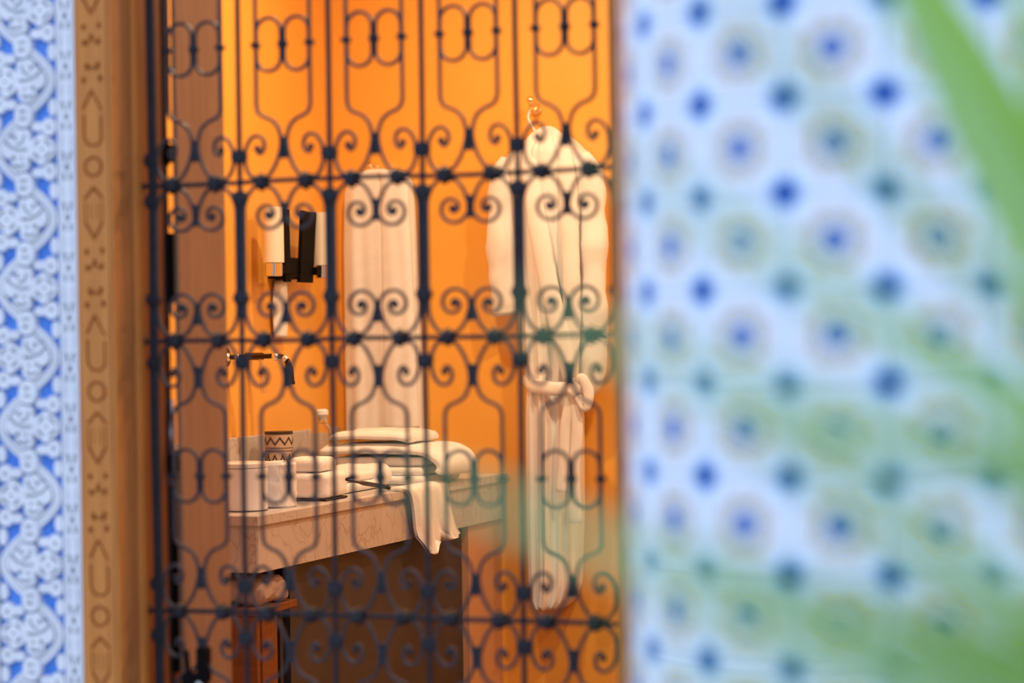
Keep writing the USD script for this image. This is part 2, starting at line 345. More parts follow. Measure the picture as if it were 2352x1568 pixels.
# ---------------- folded wooden shutter, opened into the room
sh = thing('window_shutter', 'brown wooden shutter leaf folded open inside the left of the window', 'shutter', loc=(-0.006, 0.105, 0.33))
SX0, SX1, SY0, SY1 = -0.0150, -0.008, 0.105, 0.300
part('panel', box(SX0, SX1, SY0, SY1, 0.34, 2.47, 0.0015), M['shutter'], sh, smooth=False)
part('stile', box(SX1, SX1 + 0.0015, SY0 + 0.002, SY0 + 0.085, 0.34, 2.47), M['shutter'], sh, smooth=False)
for z in (0.62, 1.075, 1.633, 2.2):
    h = part('hinge', cat_(tube([(-0.022, 0.095, z - 0.022), (-0.022, 0.095, z + 0.022)], 0.0055, 10), box(-0.034, -0.010, 0.084, 0.106, z - 0.016, z + 0.016)), M['black_metal'], sh)
part('bolt_rod', tube([(-0.0185, 0.097, 1.49), (-0.0185, 0.097, 1.365)], 0.0080, 10), M['black_metal'], sh)
part('bolt_rod', tube([(-0.0185, 0.097, 1.10), (-0.0185, 0.097, 0.70)], 0.0075, 10), M['black_metal'], sh)
part('bolt_handle', tube(smooth_path([(-0.019, 0.096, 1.19), (-0.016, 0.09, 1.165), (-0.0185, 0.09, 1.135), (-0.015, 0.09, 1.10), (-0.018, 0.096, 1.08)]), [0.004] * 17 + [0.0055] * 16, 10), M['chrome'], sh, label='shiny steel lever')
part('bolt_guide', box(-0.026, -0.012, 0.088, 0.102, 1.035, 1.06, 0.002), M['chrome'], sh, smooth=False)

# ---------------- carved plaster panel
pp = thing('plaster_panel', 'carved white stucco panel of scrolling vines on a blue ground beside the window', 'plaster relief', loc=(-0.197, YF, 0.0))
PZ0, PZ1 = 0.30, 2.30
AX, AMP, HP, Z0 = -0.197, 0.055, 0.1206, 1.693
part('ground', box(-0.262, -0.129, YF - 0.003, YF + 0.001, PZ0, PZ1), M['blue_ground'], pp, smooth=False, label='recessed ground painted bright blue')
zz = np.arange(PZ0 + 0.01, PZ1 - 0.01, 0.006)
vine = LineString([(AX + AMP * math.sin(math.pi * (z - Z0) / HP), z) for z in zz])
lim = sbox(-0.262, PZ0, -0.130, PZ1)
vine_s = vine.buffer(0.0070).intersection(lim)
part('vine', carved(vine_s, vine.buffer(0.0009), YF - 0.012, 0.010, 0.003), M['plaster'], pp, smooth=False)
web = []
for k in range(-11, 6):
    zc = Z0 + k * HP
    if not PZ0 + 0.03 < zc < PZ1 - 0.08: continue
    # bud on the crossing, with two curved slots
    bud = affinity.scale(Point(AX, zc).buffer(0.0185), 0.95, 1.15)
    cut = unary_union([affinity.scale(Point(AX, zc + s_ * 0.0062).buffer(0.0080), 1.0, 0.40) for s_ in (-1, 1)])
    part('bud', carved(bud, cut, YF - 0.0155, 0.0135, 0.0110), M['plaster'], pp, smooth=False); web.append(bud.buffer(0.001))
    s = 1 if k % 2 == 0 else -1
    zm = zc + HP / 2
    j = rng.uniform(-1, 1, 12) * 0.0015
    def C(a, b, r, sx=1.0, sz=1.0): return affinity.scale(Point(AX + s * a, zm + b).buffer(r, 8), sx, sz)
    def SL(pts, w): return LineString([(AX + s * a, zm + b) for a, b in pts]).buffer(w / 2)
    inside = lim.difference(vine.buffer(0.0100)).difference(bud.buffer(0.0032)).difference(affinity.scale(Point(AX, zc + HP).buffer(0.0217), 0.95, 1.15))
    palm = unary_union([C(0.006 + j[0], 0.0245, 0.0175), C(0.027, 0.004 + j[1], 0.0190), C(0.008, -0.0235 + j[2], 0.0178), C(-0.006, 0.002, 0.0165)]).intersection(inside)
    cuts = unary_union([SL([(-0.012, 0.000), (0.010, 0.000), (0.026, 0.006), (0.036, 0.016)], 0.0058), SL([(-0.002, 0.025), (0.003, 0.013), (0.013, 0.010)], 0.0044), C(0.017, 0.022, 0.0042), C(0.020, -0.013, 0.0042),
                        SL([(0.000, -0.026), (0.011, -0.030), (0.020, -0.026)], 0.0052), C(0.004, -0.014, 0.0028)])
    part('palmette', carved(palm, cuts, YF - 0.0150, 0.0130, 0.0105), M['plaster'], pp, smooth=False); web.append(palm.buffer(0.0006))
    ros = unary_union([C(-0.034, 0.0, 0.0235, 1.18, 0.95), C(-0.034, 0.0, 0.014, 1.0, 2.0)]).intersection(inside)
    rc = unary_union([SL([(-0.036 + a * 0.007, b * 0.0145), (-0.036 + a * 0.017, b * 0.006)], 0.0054) for a in (-1, 1) for b in (-1, 1)] + [C(-0.036, 0, 0.0026)])
    part('rosette', carved(ros, rc, YF - 0.0145, 0.0125, 0.0100), M['plaster'], pp, smooth=False); web.append(ros.buffer(0.0010))
    for b in (-1, 1):
        lobe = unary_union([C(-0.049, b * 0.0390, 0.0135, 1.05, 1.15), C(-0.027, b * 0.0400, 0.0105, 1.2, 0.8)]).intersection(inside).difference(ros.buffer(0.0025))
        if lobe.is_empty: continue
        lobe = max(polys(lobe), key=lambda g: g.area)
        part('lobe', carved(lobe, C(-0.049, b * 0.0375, 0.0038), YF - 0.0125, 0.0105, 0.0085), M['plaster'], pp, smooth=False); web.append(lobe.buffer(0.0005))
        ml = C(0.056, b * 0.048, 0.0095, 0.85, 1.6).difference(vine.buffer(0.0100)).intersection(lim)
        if not ml.is_empty:
            ml = max(polys(ml), key=lambda g: g.area)
            part('margin_leaf', relief(ml, YF - 0.0110, 0.009), M['plaster'], pp, smooth=False)
part('web', relief(unary_union(web).intersection(lim).buffer(-0.0006).buffer(0.0006), YF - 0.0068, 0.0050), M['plaster'], pp, smooth=False, label='lower layer of white stucco that carries the ornament')
for s in (1, -1):
    X = (lambda a: a) if s == 1 else (lambda a: 2 * AX - a)
    a0, a1 = sorted((X(-0.1305), X(-0.0955)))
    strip = sbox(a0, PZ0, a1, PZ1)
    cx = X(-0.1125); cuts = []
    for k in range(-14, 9):
        zc = 1.3 + (784 - 155) * 0.000754 + k * 0.0873
        if not PZ0 + 0.03 < zc < PZ1 - 0.03: continue
        cuts.append(affinity.scale(Point(cx, zc).buffer(0.0046), 1.0, 1.5))
        for q in (-1, 1):
            cuts.append(LineString([(cx + q * 0.0075, zc + 0.026), (cx + q * 0.0045, zc + 0.013)]).buffer(0.0025))
            cuts.append(LineString([(cx + q * 0.0062, zc - 0.012), (cx + q * 0.0062, zc - 0.022)]).buffer(0.0025))
            cuts.append(LineString([(cx + q * 0.0075, zc - 0.032), (cx + q * 0.0075, zc - 0.052)]).buffer(0.0008))
    for q in (-1, 1):
        cuts.append(sbox(cx + q * 0.0125 - 0.0006, PZ0, cx + q * 0.0125 + 0.0006, PZ1))
    part('border', carved(strip, unary_union(cuts), YF - 0.0135, 0.0135, 0.0105), M['plaster'], pp, smooth=False)

# ================================================================== IRON GRILLE
BW = 0.17
H = [2.312, 2.040, 1.568, 1.296, 0.824, 0.352]
gr = thing('window_grille', 'black wrought-iron window grille with paired spiral scrolls and oval links', 'window grille', loc=(0, 0, WZ0 + 0.06))
def wob(n, s): return s * (meshkit.noise(np.stack([np.linspace(0, 6, n) + rng.uniform(0, 90), np.zeros(n), np.zeros(n)], 1)) - 0.5)
for i in range(6):
    zz = np.linspace(WZ0 + 0.055, WZ1 - 0.055, 40)
    w = 0.0165 if i in (0, 5) else 0.0078
    part('upright_bar', strap(np.stack([i * BW + wob(40, 0.004), zz], 1), w, 0.012 if i in (0, 5) else 0.0095), M['iron'], gr)
for z in H:
    xx = np.linspace(-0.032, 5 * BW + 0.032, 40)
    part('crossbar', strap(np.stack([xx, z + wob(40, 0.004)], 1), 0.0080, 0.0095), M['iron'], gr)
    for s in (-0.0265, 5 * BW + 0.0265):
        part('crossbar_end', box(s - 0.006, s + 0.006, -0.0085, 0.0085, z - 0.0105, z + 0.0105, 0.002), M['iron'], gr, smooth=False)
def star(x, z):
    th = np.linspace(0, 2 * np.pi, 32, endpoint=False) + rng.uniform(0, 1)
    r = 0.0135 * (1 + 0.17 * np.cos(8 * th)) * rng.uniform(0.94, 1.07)
    rows = [np.stack([x + r * a * np.cos(th), np.full(32, y), z + r * a * np.sin(th)], 1) for a, y in ((0.25, 0.0150), (0.75, 0.0125), (1.0, 0.007), (1.0, -0.007), (0.75, -0.0125), (0.25, -0.0150))]
    return loft(rows)
def collar(x, z, w, h, d):
    return cat_(box(x - w / 2, x + w / 2, -d / 2, d / 2, z - h / 2, z + h / 2, 0.0025), box(x - w * 0.40, x + w * 0.40, -d * 0.42, d * 0.42, z - h * 0.95, z + h * 0.95, 0.002))
LONG = [(.205, -.0575), (.222, -.0490), (.262, -.0520), (.283, -.0625), (.262, -.0745), (.200, -.0800), (.125, -.0740), (.072, -.0560), (.066, -.0350), (.100, -.0165), (.165, -.0060), (.245, -.0035), (.325, -.0100), (.405, -.0290), (.452, -.0500), (.468, -.0660), (.462, -.0790), (.425, -.0960),
        (.355, -.1070), (.270, -.1130), (.220, -.1200), (.200, -.1320)]
def S(pts, i, z0, mx, mz):
    """bay coordinates to x, z; mx mirrors inside the bay, mz inside the tier"""
    return [((i + (1 - u if mx else u)) * BW, z0 + (-d if mz else d)) for u, d in pts]
def short_pts():
    a = np.radians(np.linspace(-500, 0, 24))
    r = np.linspace(.003, .0290, 24)
    out = [(.312 + w * math.cos(q) / BW, -.0560 + w * math.sin(q)) for q, w in zip(a, r)]
    out += [(.462, -.0400), (.415, -.0210), (.335, -.0080), (.245, -.0040), (.155, -.0100), (.085, -.0240), (.050, -.0410), (.043, -.0560)]
    return out
SW, SD = 0.0057, 0.0080
def long_scroll(i, zt, zb, mx, open_top=False):
    top = smooth_path(S(LONG, i, zt, mx, False), 7)
    bot = smooth_path(S(LONG, i, zb, mx, True), 7)[::-1]
    return strap(np.vstack([top, bot]) + 0.0, SW, SD)
def short_scroll_mesh(i, zt, zb, mx):
    top = smooth_path(S(short_pts(), i, zt, mx, False), 4)
    bot = smooth_path(S(short_pts(), i, zb, mx, True), 4)[::-1]
    return strap(np.vstack([top, bot]), SW, SD)
def eye(pt, z0, i, mx, mz):
    (x, z), = S([pt], i, z0, mx, mz)
    e = sphere((x, 0, z), 0.0062, 2, (1, 0.9, 1)); return e
def oval(i, u0, u1, zc, hz=0.046):
    x0, x1 = (i + u0) * BW, (i + u1) * BW; r = (x1 - x0) / 2; cx = (x0 + x1) / 2
    th = np.linspace(0, np.pi, 14)
    p = [(cx + r * math.cos(a), zc + (hz - r) + r * math.sin(a)) for a in th] + [(cx - r * math.cos(a), zc - (hz - r) - r * math.sin(a)) for a in th]
    p.append(p[0]); p.append(p[1])
    return strap(p, SW, SD)
tiers = [('short', 0, 1), ('long', 1, 2), ('short', 2, 3), ('long', 3, 4), ('long', 4, 5)]
for kind, a, b in tiers:
    zt, zb = H[a], H[b]; mid = (zt + zb) / 2
    for i in range(5):
        for mx in (False, True):
            if kind == 'long':
                s_ = part('long_scroll', long_scroll(i, zt, zb, mx), M['iron_scroll'], gr)
                ep = LONG[0]
            else:
                s_ = part('short_scroll', short_scroll_mesh(i, zt, zb, mx), M['iron_scroll'], gr)
                ep = (.312, -.056)
            for z0, mz in ((zt, False), (zb, True)): part('scroll_eye', eye(ep, z0, i, mx, mz), M['iron'], s_)
        if kind == 'long':
            part('oval_link', oval(i, .208, .482, mid), M['iron_scroll'], gr); part('oval_link', oval(i, .518, .792, mid), M['iron_scroll'], gr)
            part('oval_tie', cat_(sphere(((i + .5) * BW, 0, mid), 0.0098, 2, (1, .9, .9)), box((i + .5) * BW - .005, (i + .5) * BW + .005, -.005, .005, mid - .026, mid + .026, .0015)), M['iron'], gr)
            for u in (.2, .8): part('oval_ring', box((i + u) * BW - .0075, (i + u) * BW + .0075, -.0065, .0065, mid - .0045, mid + .0045, .0012), M['iron'], gr, smooth=False)
            cz = (-.064, .058)
        else: cz = (-.054, .046)
        for z0, d in ((zt, cz[0]), (zb, cz[1])):
            part('centre_collar', cat_(sphere(((i + .497) * BW, 0, z0 + d), 0.0082, 2, (.85, .9, 1.0)), box((i + .497) * BW - .0052, (i + .497) * BW + .0052, -.0054, .0054, z0 + d - .019, z0 + d + .019, .002)), M['iron'], gr)
for z in H[:]:
    for i in range(5):
        for u in (.243, .728): part('star_boss', star((i + u + rng.uniform(-.008, .008)) * BW, z), M['iron'], gr)
for i in range(6):
    for z in (H[0] - .027, H[1] + .073, H[1] - .042, H[2] + .045, H[2] - .027, H[3] + .073, H[3] - .039, H[4] + .046, H[4] - .044, H[5] + .046):
        part('bar_collar', collar(i * BW, z, 0.0265, 0.0125, 0.019), M['iron'], gr, smooth=False)
# latch low on the left
la = part('latch', cat_(box(0.050, 0.092, -0.018, 0.012, 0.62, 0.715, 0.003), box(0.078, 0.098, -0.016, 0.010, 0.70, 0.762, 0.003), tube([(0.058, -0.004, 0.71), (0.055, -0.004, 0.755)], 0.005, 8)), M['black_metal'], gr, smooth=False, label='black latch case low on the grille')
part('latch_keyhole', tube([(0.086, -0.0195, 0.698), (0.086, -0.016, 0.698)], 0.006, 12), M['chrome'], la, label='pale round keyhole plate')

# ================================================================== BATHROOM
# ---------------- marble vanity counter
vc = thing('vanity_counter', 'long veined marble vanity counter along the orange left wall', 'counter', loc=(-0.55, 1.8, 0))
XW, YW = XL + 0.0015, YB - 0.0015
def fx(y): return -0.306 + (y - 1.036) * (0.044 / 1.51)     # front edge, slightly out of square
def slab_prism(y0, y1, z0, z1, inset=0.0):
    P = [(XW, y0), (fx(y0) - inset, y0), (fx(y1) - inset, y1), (XW, y1)]
    v = np.array([(x, y, z0) for x, y in P] + [(x, y, z1) for x, y in P])
    return trimesh.convex.convex_hull(v)
part('slab', slab_prism(1.036, YW, 0.879, 0.900), M['marble'], vc, smooth=False)
def apron():
    P = [(fx(1.05) - 0.03, 1.052), (fx(1.05) - 0.008, 1.052), (fx(YB) - 0.008, YW), (fx(YB) - 0.03, YW)]
    return trimesh.convex.convex_hull(np.array([(x, y, 0.772) for x, y in P] + [(x, y, 0.879) for x, y in P]))
part('apron', apron(), M['marble'], vc, smooth=False)
part('end_panel', box(XW, fx(1.05) - 0.0095, 1.048, 1.068, 0.772, 0.879, 0.001), M['marble'], vc, smooth=False)
struct('trim_1', box(XL, XL + 0.018, 1.05, YB, 0.9006, 1.034, 0.002), M['marble'], 'low marble backsplash along the orange wall', 'trim')
def prism(y0, y1, z0, z1, ins=0.012):
    P = [(XW, y0), (fx(y0) - ins, y0), (fx(y1) - ins, y1), (XW, y1)]
    return trimesh.convex.convex_hull(np.array([(x, y, z0) for x, y in P] + [(x, y, z1) for x, y in P]))
part('pier', prism(2.33, YW, 0.001, 0.772, 0.02), M['tan'], vc, smooth=False, label='tan plastered pier at the far end')
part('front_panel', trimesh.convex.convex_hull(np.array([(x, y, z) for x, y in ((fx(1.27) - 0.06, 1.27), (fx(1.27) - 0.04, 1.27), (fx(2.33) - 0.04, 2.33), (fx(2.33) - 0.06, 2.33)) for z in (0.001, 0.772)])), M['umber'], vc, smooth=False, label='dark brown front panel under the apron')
# ---------------- wooden shelf cabinet under the near end
cb = thing('shelf_cabinet', 'red-brown wooden shelf cabinet under the near end of the counter', 'cabinet', loc=(-0.55, 1.16, 0))
part('top_board', box(XW, fx(1.1) - 0.012, 1.055, 1.262, 0.672, 0.690, 0.002), M['cabinet'], cb, smooth=False)
part('side_board', box(XW, fx(1.1) - 0.02, 1.060, 1.078, 0.001, 0.672), M['cabinet'], cb, smooth=False)
part('door', box(fx(1.1) - 0.032, fx(1.1) - 0.016, 1.08, 1.16, 0.001, 0.668, 0.002), M['cabinet'], cb, smooth=False)
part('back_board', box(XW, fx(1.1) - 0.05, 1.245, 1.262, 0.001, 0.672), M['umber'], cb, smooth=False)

def cloth_fold(m, amp, scale, seed=0):
    m = m.copy(); n = m.vertex_normals
    m.vertices = m.vertices + n * (amp * (meshkit.fbm(m.vertices * scale + seed, 3, seed) - 0.5))[:, None]
    return m
def subdiv(m, edge):
    v, f = trimesh.remesh.subdivide_to_size(m.vertices, m.faces, edge, max_iter=8)
    return trimesh.Trimesh(v, f, process=True)

# crumpled cloth on the shelf
cr = subdiv(hull_round(-0.62, fx(1.15) - 0.02, 1.09, 1.235, 0.690, 0.750, 0.024), 0.014)
cr = cloth_fold(cr, 0.030, 22, 3); cr.vertices[:, 2] = np.clip(cr.vertices[:, 2], 0.6908, 0.766)
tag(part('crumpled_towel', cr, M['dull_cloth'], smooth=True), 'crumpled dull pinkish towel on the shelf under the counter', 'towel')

# ---------------- wall faucet
fy = at_x(515, 820, XL)[1]; fz = 1.249
fa = thing('wall_faucet', 'dark polished wall-mounted faucet spout bending down over the counter', 'faucet', loc=(XL, fy, fz))
tipx = at_y(664, 880, fy)
sp = smooth_path([(XL + 0.004, fy, fz), (XL + 0.05, fy, fz), (XL + 0.10, fy, fz + 0.001), (tipx[0] - 0.030, fy, fz + 0.001), (tipx[0] - 0.010, fy, fz - 0.006), (tipx[0], fy, fz - 0.026), (tipx[0] + 0.003, fy, fz - 0.070)], 8)
part('spout', tube(sp, np.r_[[0.0065] * (len(sp) - 18), np.linspace(0.0065, 0.0125, 18)], 20), M['dark_polished'], fa)
part('flange', tube([(XL, fy, fz), (XL + 0.008, fy, fz), (XL + 0.012, fy, fz)], [0.026, 0.026, 0.018], 24), M['dark_polished'], fa)
part('aerator', tube([(tipx[0] + 0.003, fy, fz - 0.066), (tipx[0] + 0.0035, fy, fz - 0.074)], 0.0125, 20), M['black_metal'], fa)
hy = fy + 0.13
part('handle_base', tube([(XL, hy, fz), (XL + 0.05, hy, fz), (XL + 0.055, hy, fz)], [0.010, 0.010, 0.007], 24), M['dark_polished'], fa)
part('handle_lever', tube([(XL + 0.045, hy, fz - 0.006), (XL + 0.052, hy, fz - 0.10)], [0.006, 0.009], 12), M['brass'], fa, label='hanging brass lever')

for px_, r_ in ((520, 0.0135), (546, 0.0090), (633, 0.0115), (655, 0.0100)):
    j_ = at_y(px_, 820, fy); zj = np.interp(j_[0], sp[:, 0], sp[:, 2]) if px_ > 640 else fz
    part('joint', sphere((j_[0], fy, zj), r_, 3), M['joint'], fa, label='bright chrome joint')
# ---------------- wall sconce with two opal cylinders
sc_y0, sc_y1 = at_x(628, 560, XL + 0.075)[1], at_x(742, 560, XL + 0.075)[1]
scz_t, scz_b = 1.61, 1.485
sc = thing('wall_sconce', 'black wall sconce with two pale glass cylinders in chrome cups', 'wall lamp', loc=(XL, (sc_y0 + sc_y1) / 2, 1.50))
ym = (sc_y0 + sc_y1) / 2
xp = XL + 0.062
for tl, tr_, bl_, br in ((643, 661, 652, 664), (693, 724, 684, 714)):
    v = []
    for pxl, z in ((tl, 1.652), (tr_, 1.652), (bl_, 1.452), (br, 1.452)):
        y = at_x(pxl, 540, xp)[1]
        v += [(xp - 0.005, y, z), (xp + 0.005, y, z)]
    part('bracket_plate', trimesh.convex.convex_hull(np.array(v)), M['black_metal'], sc, smooth=False)
ya, yb_ = at_x(660, 610, xp)[1], at_x(716, 610, xp)[1]
part('bracket_base', box(XL + 0.001, xp, ya, yb_, 1.462, 1.520, 0.003), M['black_metal'], sc, smooth=False)
for yy, q in ((sc_y0, ya), (sc_y1, yb_)):
    part('arm', box(XL + 0.062, XL + 0.078, min(yy, q), max(yy, q), 1.474, 1.497, 0.002), M['black_metal'], sc, smooth=False)
for yy in (sc_y0, sc_y1):
    c = (XL + 0.075, yy, 0)
    part('chrome_cup', lathe([(0.020, 1.465), (0.0235, 1.467), (0.0235, 1.500), (0.021, 1.502)], c, 28), M['chrome'], sc)
    part('glass_shade', lathe([(0.005, 1.502), (0.0285, 1.502), (0.0285, 1.652), (0.0265, 1.652), (0.0265, 1.52), (0.005, 1.51)], c, 32), M['opal'], sc, label='pale opal glass cylinder')

# ---------------- hanging cloths
def hang(edges, y_back, depth, fold, kf, seed, n=56, rows=60, thin=0.012):
    """a cloth hanging before the back wall. edges: (py, left px, right px) in picture rows, turned into real width and height on its plane"""
    e = np.array(edges, float)
    z_l = [at_y(a[1], a[0], y_back - depth / 2) for a in e]; z_r = [at_y(a[2], a[0], y_back - depth / 2) for a in e]
    zs = np.array([(p[2] + q[2]) / 2 for p, q in zip(z_l, z_r)]); xl = np.array([p[0] for p in z_l]); xr = np.array([p[0] for p in z_r])
    o = np.argsort(zs); Z = np.linspace(zs.min(), zs.max(), rows)[::-1]
    out = []
    u = np.linspace(0, 1, n)
    for r_, z in enumerate(Z):
        l, r = np.interp(z, zs[o], xl[o]), np.interp(z, zs[o], xr[o])
        t = r_ / (rows - 1)
        prof = np.clip(4 * u * (1 - u), 0, 1) ** 0.35
        w = fold * (0.35 + 0.65 * t)
        f = sum(w * a * np.cos(2 * np.pi * k * u + ph + 1.5 * (meshkit.noise(np.array([[seed + k, t * 2.2, 0]]))[0] - .5)) for k, a, ph in kf)
        topround = min(1.0, 0.35 + math.sqrt(max(0, t / 0.04)) * 0.65)
        yf = y_back - np.maximum(thin, (thin + (depth - thin) * prof * topround) + f * prof)
        front = np.stack([l + (r - l) * u, yf, np.full(n, z)], 1)
        back = np.stack([l + (r - l) * u[::-1], np.full(n, y_back), np.full(n, z)], 1)
        out.append(np.vstack([front, back[1:-1]]))
    return loft(out)
bt = thing('bath_towel', 'long white bath towel hanging straight from a peg on the back wall', 'towel', loc=at_y(875, 700, YB - 0.02))
part('cloth', hang([(388, 838, 882), (396, 812, 920), (412, 796, 940), (445, 788, 947), (560, 786, 954), (800, 789, 966), (1000, 793, 972)], YB - 0.004, 0.060, 0.008, ((1, .5, .4), (3, .5, 2.2), (5, .3, .5)), 5), M['white_cloth'], bt, smooth=True)
part('front_fold', hang([(392, 868, 906), (425, 873, 938), (560, 876, 944), (800, 880, 956), (985, 882, 962)], YB - 0.052, 0.022, 0.003, ((1, .5, .4), (2, .5, 2.2)), 9, thin=0.008), M['white_cloth'], bt, smooth=True)
pg = thing('towel_peg', 'small brass peg above the long white bath towel', 'hook', loc=at_y(862, 384, YB))
pc = at_y(862, 384, YB)
part('plate', tube([(pc[0], YB, pc[2]), (pc[0], YB - 0.006, pc[2])], 0.014, 20), M['brass'], pg)
part('peg', tube([(pc[0], YB - 0.004, pc[2]), (pc[0], YB - 0.035, pc[2]), (pc[0], YB - 0.045, pc[2] + 0.010)], [0.005, 0.005, 0.008], 12), M['brass'], pg)

# small hand towel below the sconce, on the left wall
h0 = at_x(648, 645, XL + 0.02); h1 = at_x(655, 775, XL + 0.02)
rows = []
for t in np.linspace(0, 1, 14):
    z = h0[2] + (h1[2] - h0[2]) * t; yc = h0[1] + (h1[1] - h0[1]) * t - 0.02 * t; w = 0.018 + 0.024 * math.sin(math.pi * min(1, t * 0.75 + 0.1))
    th = np.linspace(0, 2 * np.pi, 20, endpoint=False)
    rows.append(np.stack([XL + 0.016 + 0.014 * np.cos(th), yc + w * np.sin(th) * (1 + 0.12 * np.cos(3 * th)), np.full(20, z)], 1))
ht = thing('hand_towel', 'small cream hand towel hanging on the wall below the sconce', 'towel', loc=h0)
part('cloth', loft(rows), M['white_cloth'], ht, smooth=True)
part('peg', tube([(XL, h0[1], h0[2] + 0.004), (XL + 0.03, h0[1], h0[2] + 0.006)], 0.004, 10), M['brass'], ht)

# ---------------- bathrobe
RY = YB - 0.012
hk = at_y(1232, 250, YB)
rb = thing('bathrobe', 'white cotton bathrobe with a tied belt hanging on the back wall', 'bathrobe', loc=at_y(1265, 800, RY))
part('body', hang([(302, 1222, 1278), (322, 1196, 1312), (350, 1166, 1340), (385, 1140, 1368), (450, 1150, 1372), (520, 1166, 1362), (640, 1180, 1350), (800, 1194, 1338), (890, 1208, 1324), (960, 1204, 1330), (1200, 1206, 1331), (1340, 1212, 1326), (1378, 1218, 1312), (1396, 1232, 1290)],
                  RY, 0.115, 0.014, ((2, .6, .3), (3.5, .7, 1.9), (6, .45, 4.0), (9, .25, 1.0)), 21, n=84, rows=120, thin=0.016), M['cotton'], rb, smooth=True)
def sleeve(name, pts, r, seed, yoff):
    p = smooth_path([at_y(a, b, RY - yoff - c) for a, b, c in pts], 8)
    R = np.interp(np.linspace(0, 1, len(p)), np.linspace(0, 1, len(r)), r)
    mm = tube(p, R, 28, flat=0.75, axis=(0, 1, 0))
    v = mm.vertices; nrm = mm.vertex_normals
    mm.vertices = v + nrm * (0.026 * (meshkit.fbm(v * [9, 9, 11] + seed, 3, seed) - 0.5))[:, None]
    return part(name, mm, M['cotton'], rb, smooth=True)
s1 = sleeve('sleeve', [(1172, 362, 0), (1157, 420, .01), (1153, 540, .015), (1158, 640, .01), (1168, 722, .0)], [0.030, 0.046, 0.045, 0.045, 0.047], 3, 0.055)
s2 = sleeve('sleeve', [(1332, 358, 0), (1356, 420, .01), (1364, 560, .025), (1362, 700, .03), (1365, 790, .025), (1352, 880, .02), (1334, 938, .01)], [0.030, 0.042, 0.040, 0.038, 0.040, 0.036, 0.018], 8, 0.06)
def strip_on(name, pts, r, flat, y, par=rb, mat='cotton', seed=0):
    p = smooth_path([at_y(a, b, RY - y - c) for a, b, c in pts], 7)
    R = np.interp(np.linspace(0, 1, len(p)), np.linspace(0, 1, len(r)), r)
    mm = tube(p, R, 16, flat=flat, axis=(0, 1, 0))
    if seed: mm = cloth_fold(mm, 0.006, 30, seed)
    return part(name, mm, M[mat], par, smooth=True)
strip_on('lapel', [(1258, 300, -.03), (1222, 330, 0), (1218, 400, .03), (1236, 520, .045), (1262, 660, .05), (1296, 800, .05), (1308, 872, .045)], [0.012, 0.024, 0.030, 0.030, 0.028, 0.026, 0.018], 0.5, 0.088, seed=2)
strip_on('lapel', [(1262, 300, -.03), (1290, 335, .005), (1304, 420, .03), (1310, 560, .045), (1314, 700, .05), (1314, 872, .045)], [0.012, 0.024, 0.027, 0.026, 0.026, 0.018], 0.5, 0.080, seed=4)
strip_on('collar', [(1228, 330, .0), (1246, 306, -.04), (1272, 308, -.04), (1290, 336, .0)], [0.016, 0.018, 0.018, 0.016], 0.9, 0.075, seed=6)
bl = strip_on('belt', [(1205, 872, -.02), (1230, 886, .045), (1268, 892, .065), (1310, 892, .06), (1330, 884, .0)], [0.018, 0.020, 0.020, 0.018, 0.016], 0.5, 0.075, seed=5)
kn = at_y(1320, 890, RY - 0.15)
part('belt_knot', cloth_fold(sphere(kn, 0.024, 3, (1.1, 0.8, 1.2)), 0.012, 40, 2), M['cotton'], bl, smooth=True)
strip_on('belt_loop', [(1318, 888, .0), (1336, 868, .01), (1352, 900, .01), (1344, 935, .01), (1324, 905, .0)], [0.010, 0.014, 0.016, 0.014, 0.010], 0.5, 0.155, par=bl)
strip_on('belt_tail', [(1320, 896, 0), (1326, 980, .0), (1319, 1090, .0), (1322, 1202, .0)], [0.014, 0.017, 0.017, 0.019], 0.35, 0.145, par=bl)
strip_on('belt_tail', [(1316, 896, 0), (1300, 970, .0), (1296, 1060, .0), (1290, 1130, .0)], [0.012, 0.016, 0.016, 0.017], 0.35, 0.140, par=bl)
lp = smooth_path([(hk[0] - 0.004, YB - 0.036, hk[2] - 0.002), (hk[0] - 0.012, YB - 0.036, hk[2] - 0.03), (hk[0] + 0.012, YB - 0.045, hk[2] - 0.072)], 8)
part('hanging_loop', tube(lp, 0.0035, 8), M['cotton'], rb)
hkt = thing('robe_hook', 'shiny brass robe hook on the back wall above the bathrobe', 'hook', loc=hk)
part('plate', tube([(hk[0], YB, hk[2]), (hk[0], YB - 0.007, hk[2])], 0.018, 24), M['brass'], hkt)
part('arm', tube(smooth_path([(hk[0], YB - 0.005, hk[2]), (hk[0], YB - 0.028, hk[2] - 0.008), (hk[0], YB - 0.048, hk[2] + 0.002), (hk[0], YB - 0.052, hk[2] + 0.016)], 6), 0.0055, 12), M['brass'], hkt)
part('knob', sphere((hk[0], YB - 0.052, hk[2] + 0.020), 0.011), M['brass'], hkt)

# ---------------- things on the counter
CZ = 0.9007
def on_counter(px, py): p = at_z(px, py, CZ); return p
# canister
c0 = np.array([-0.412, 1.192, CZ])
ca = thing('canister', 'white ceramic canister with a thin dark lid seam at the near end of the counter', 'canister', loc=c0)
part('body', lathe([(0.006, 0.0015), (0.0500, 0.0015), (0.0515, 0.004), (0.0525, 0.096), (0.0505, 0.098), (0.006, 0.098)], c0, 48), M['ceramic'], ca)
part('foot', lathe([(0.006, 0), (0.0515, 0), (0.0515, 0.0015), (0.006, 0.0015)], c0, 40), M['black'], ca, label='thin black foot ring')
part('lid', lathe([(0.006, 0.0995), (0.0520, 0.0995), (0.0525, 0.101), (0.0520, 0.109), (0.047, 0.112), (0.006, 0.113)], c0, 48), M['ceramic'], ca)
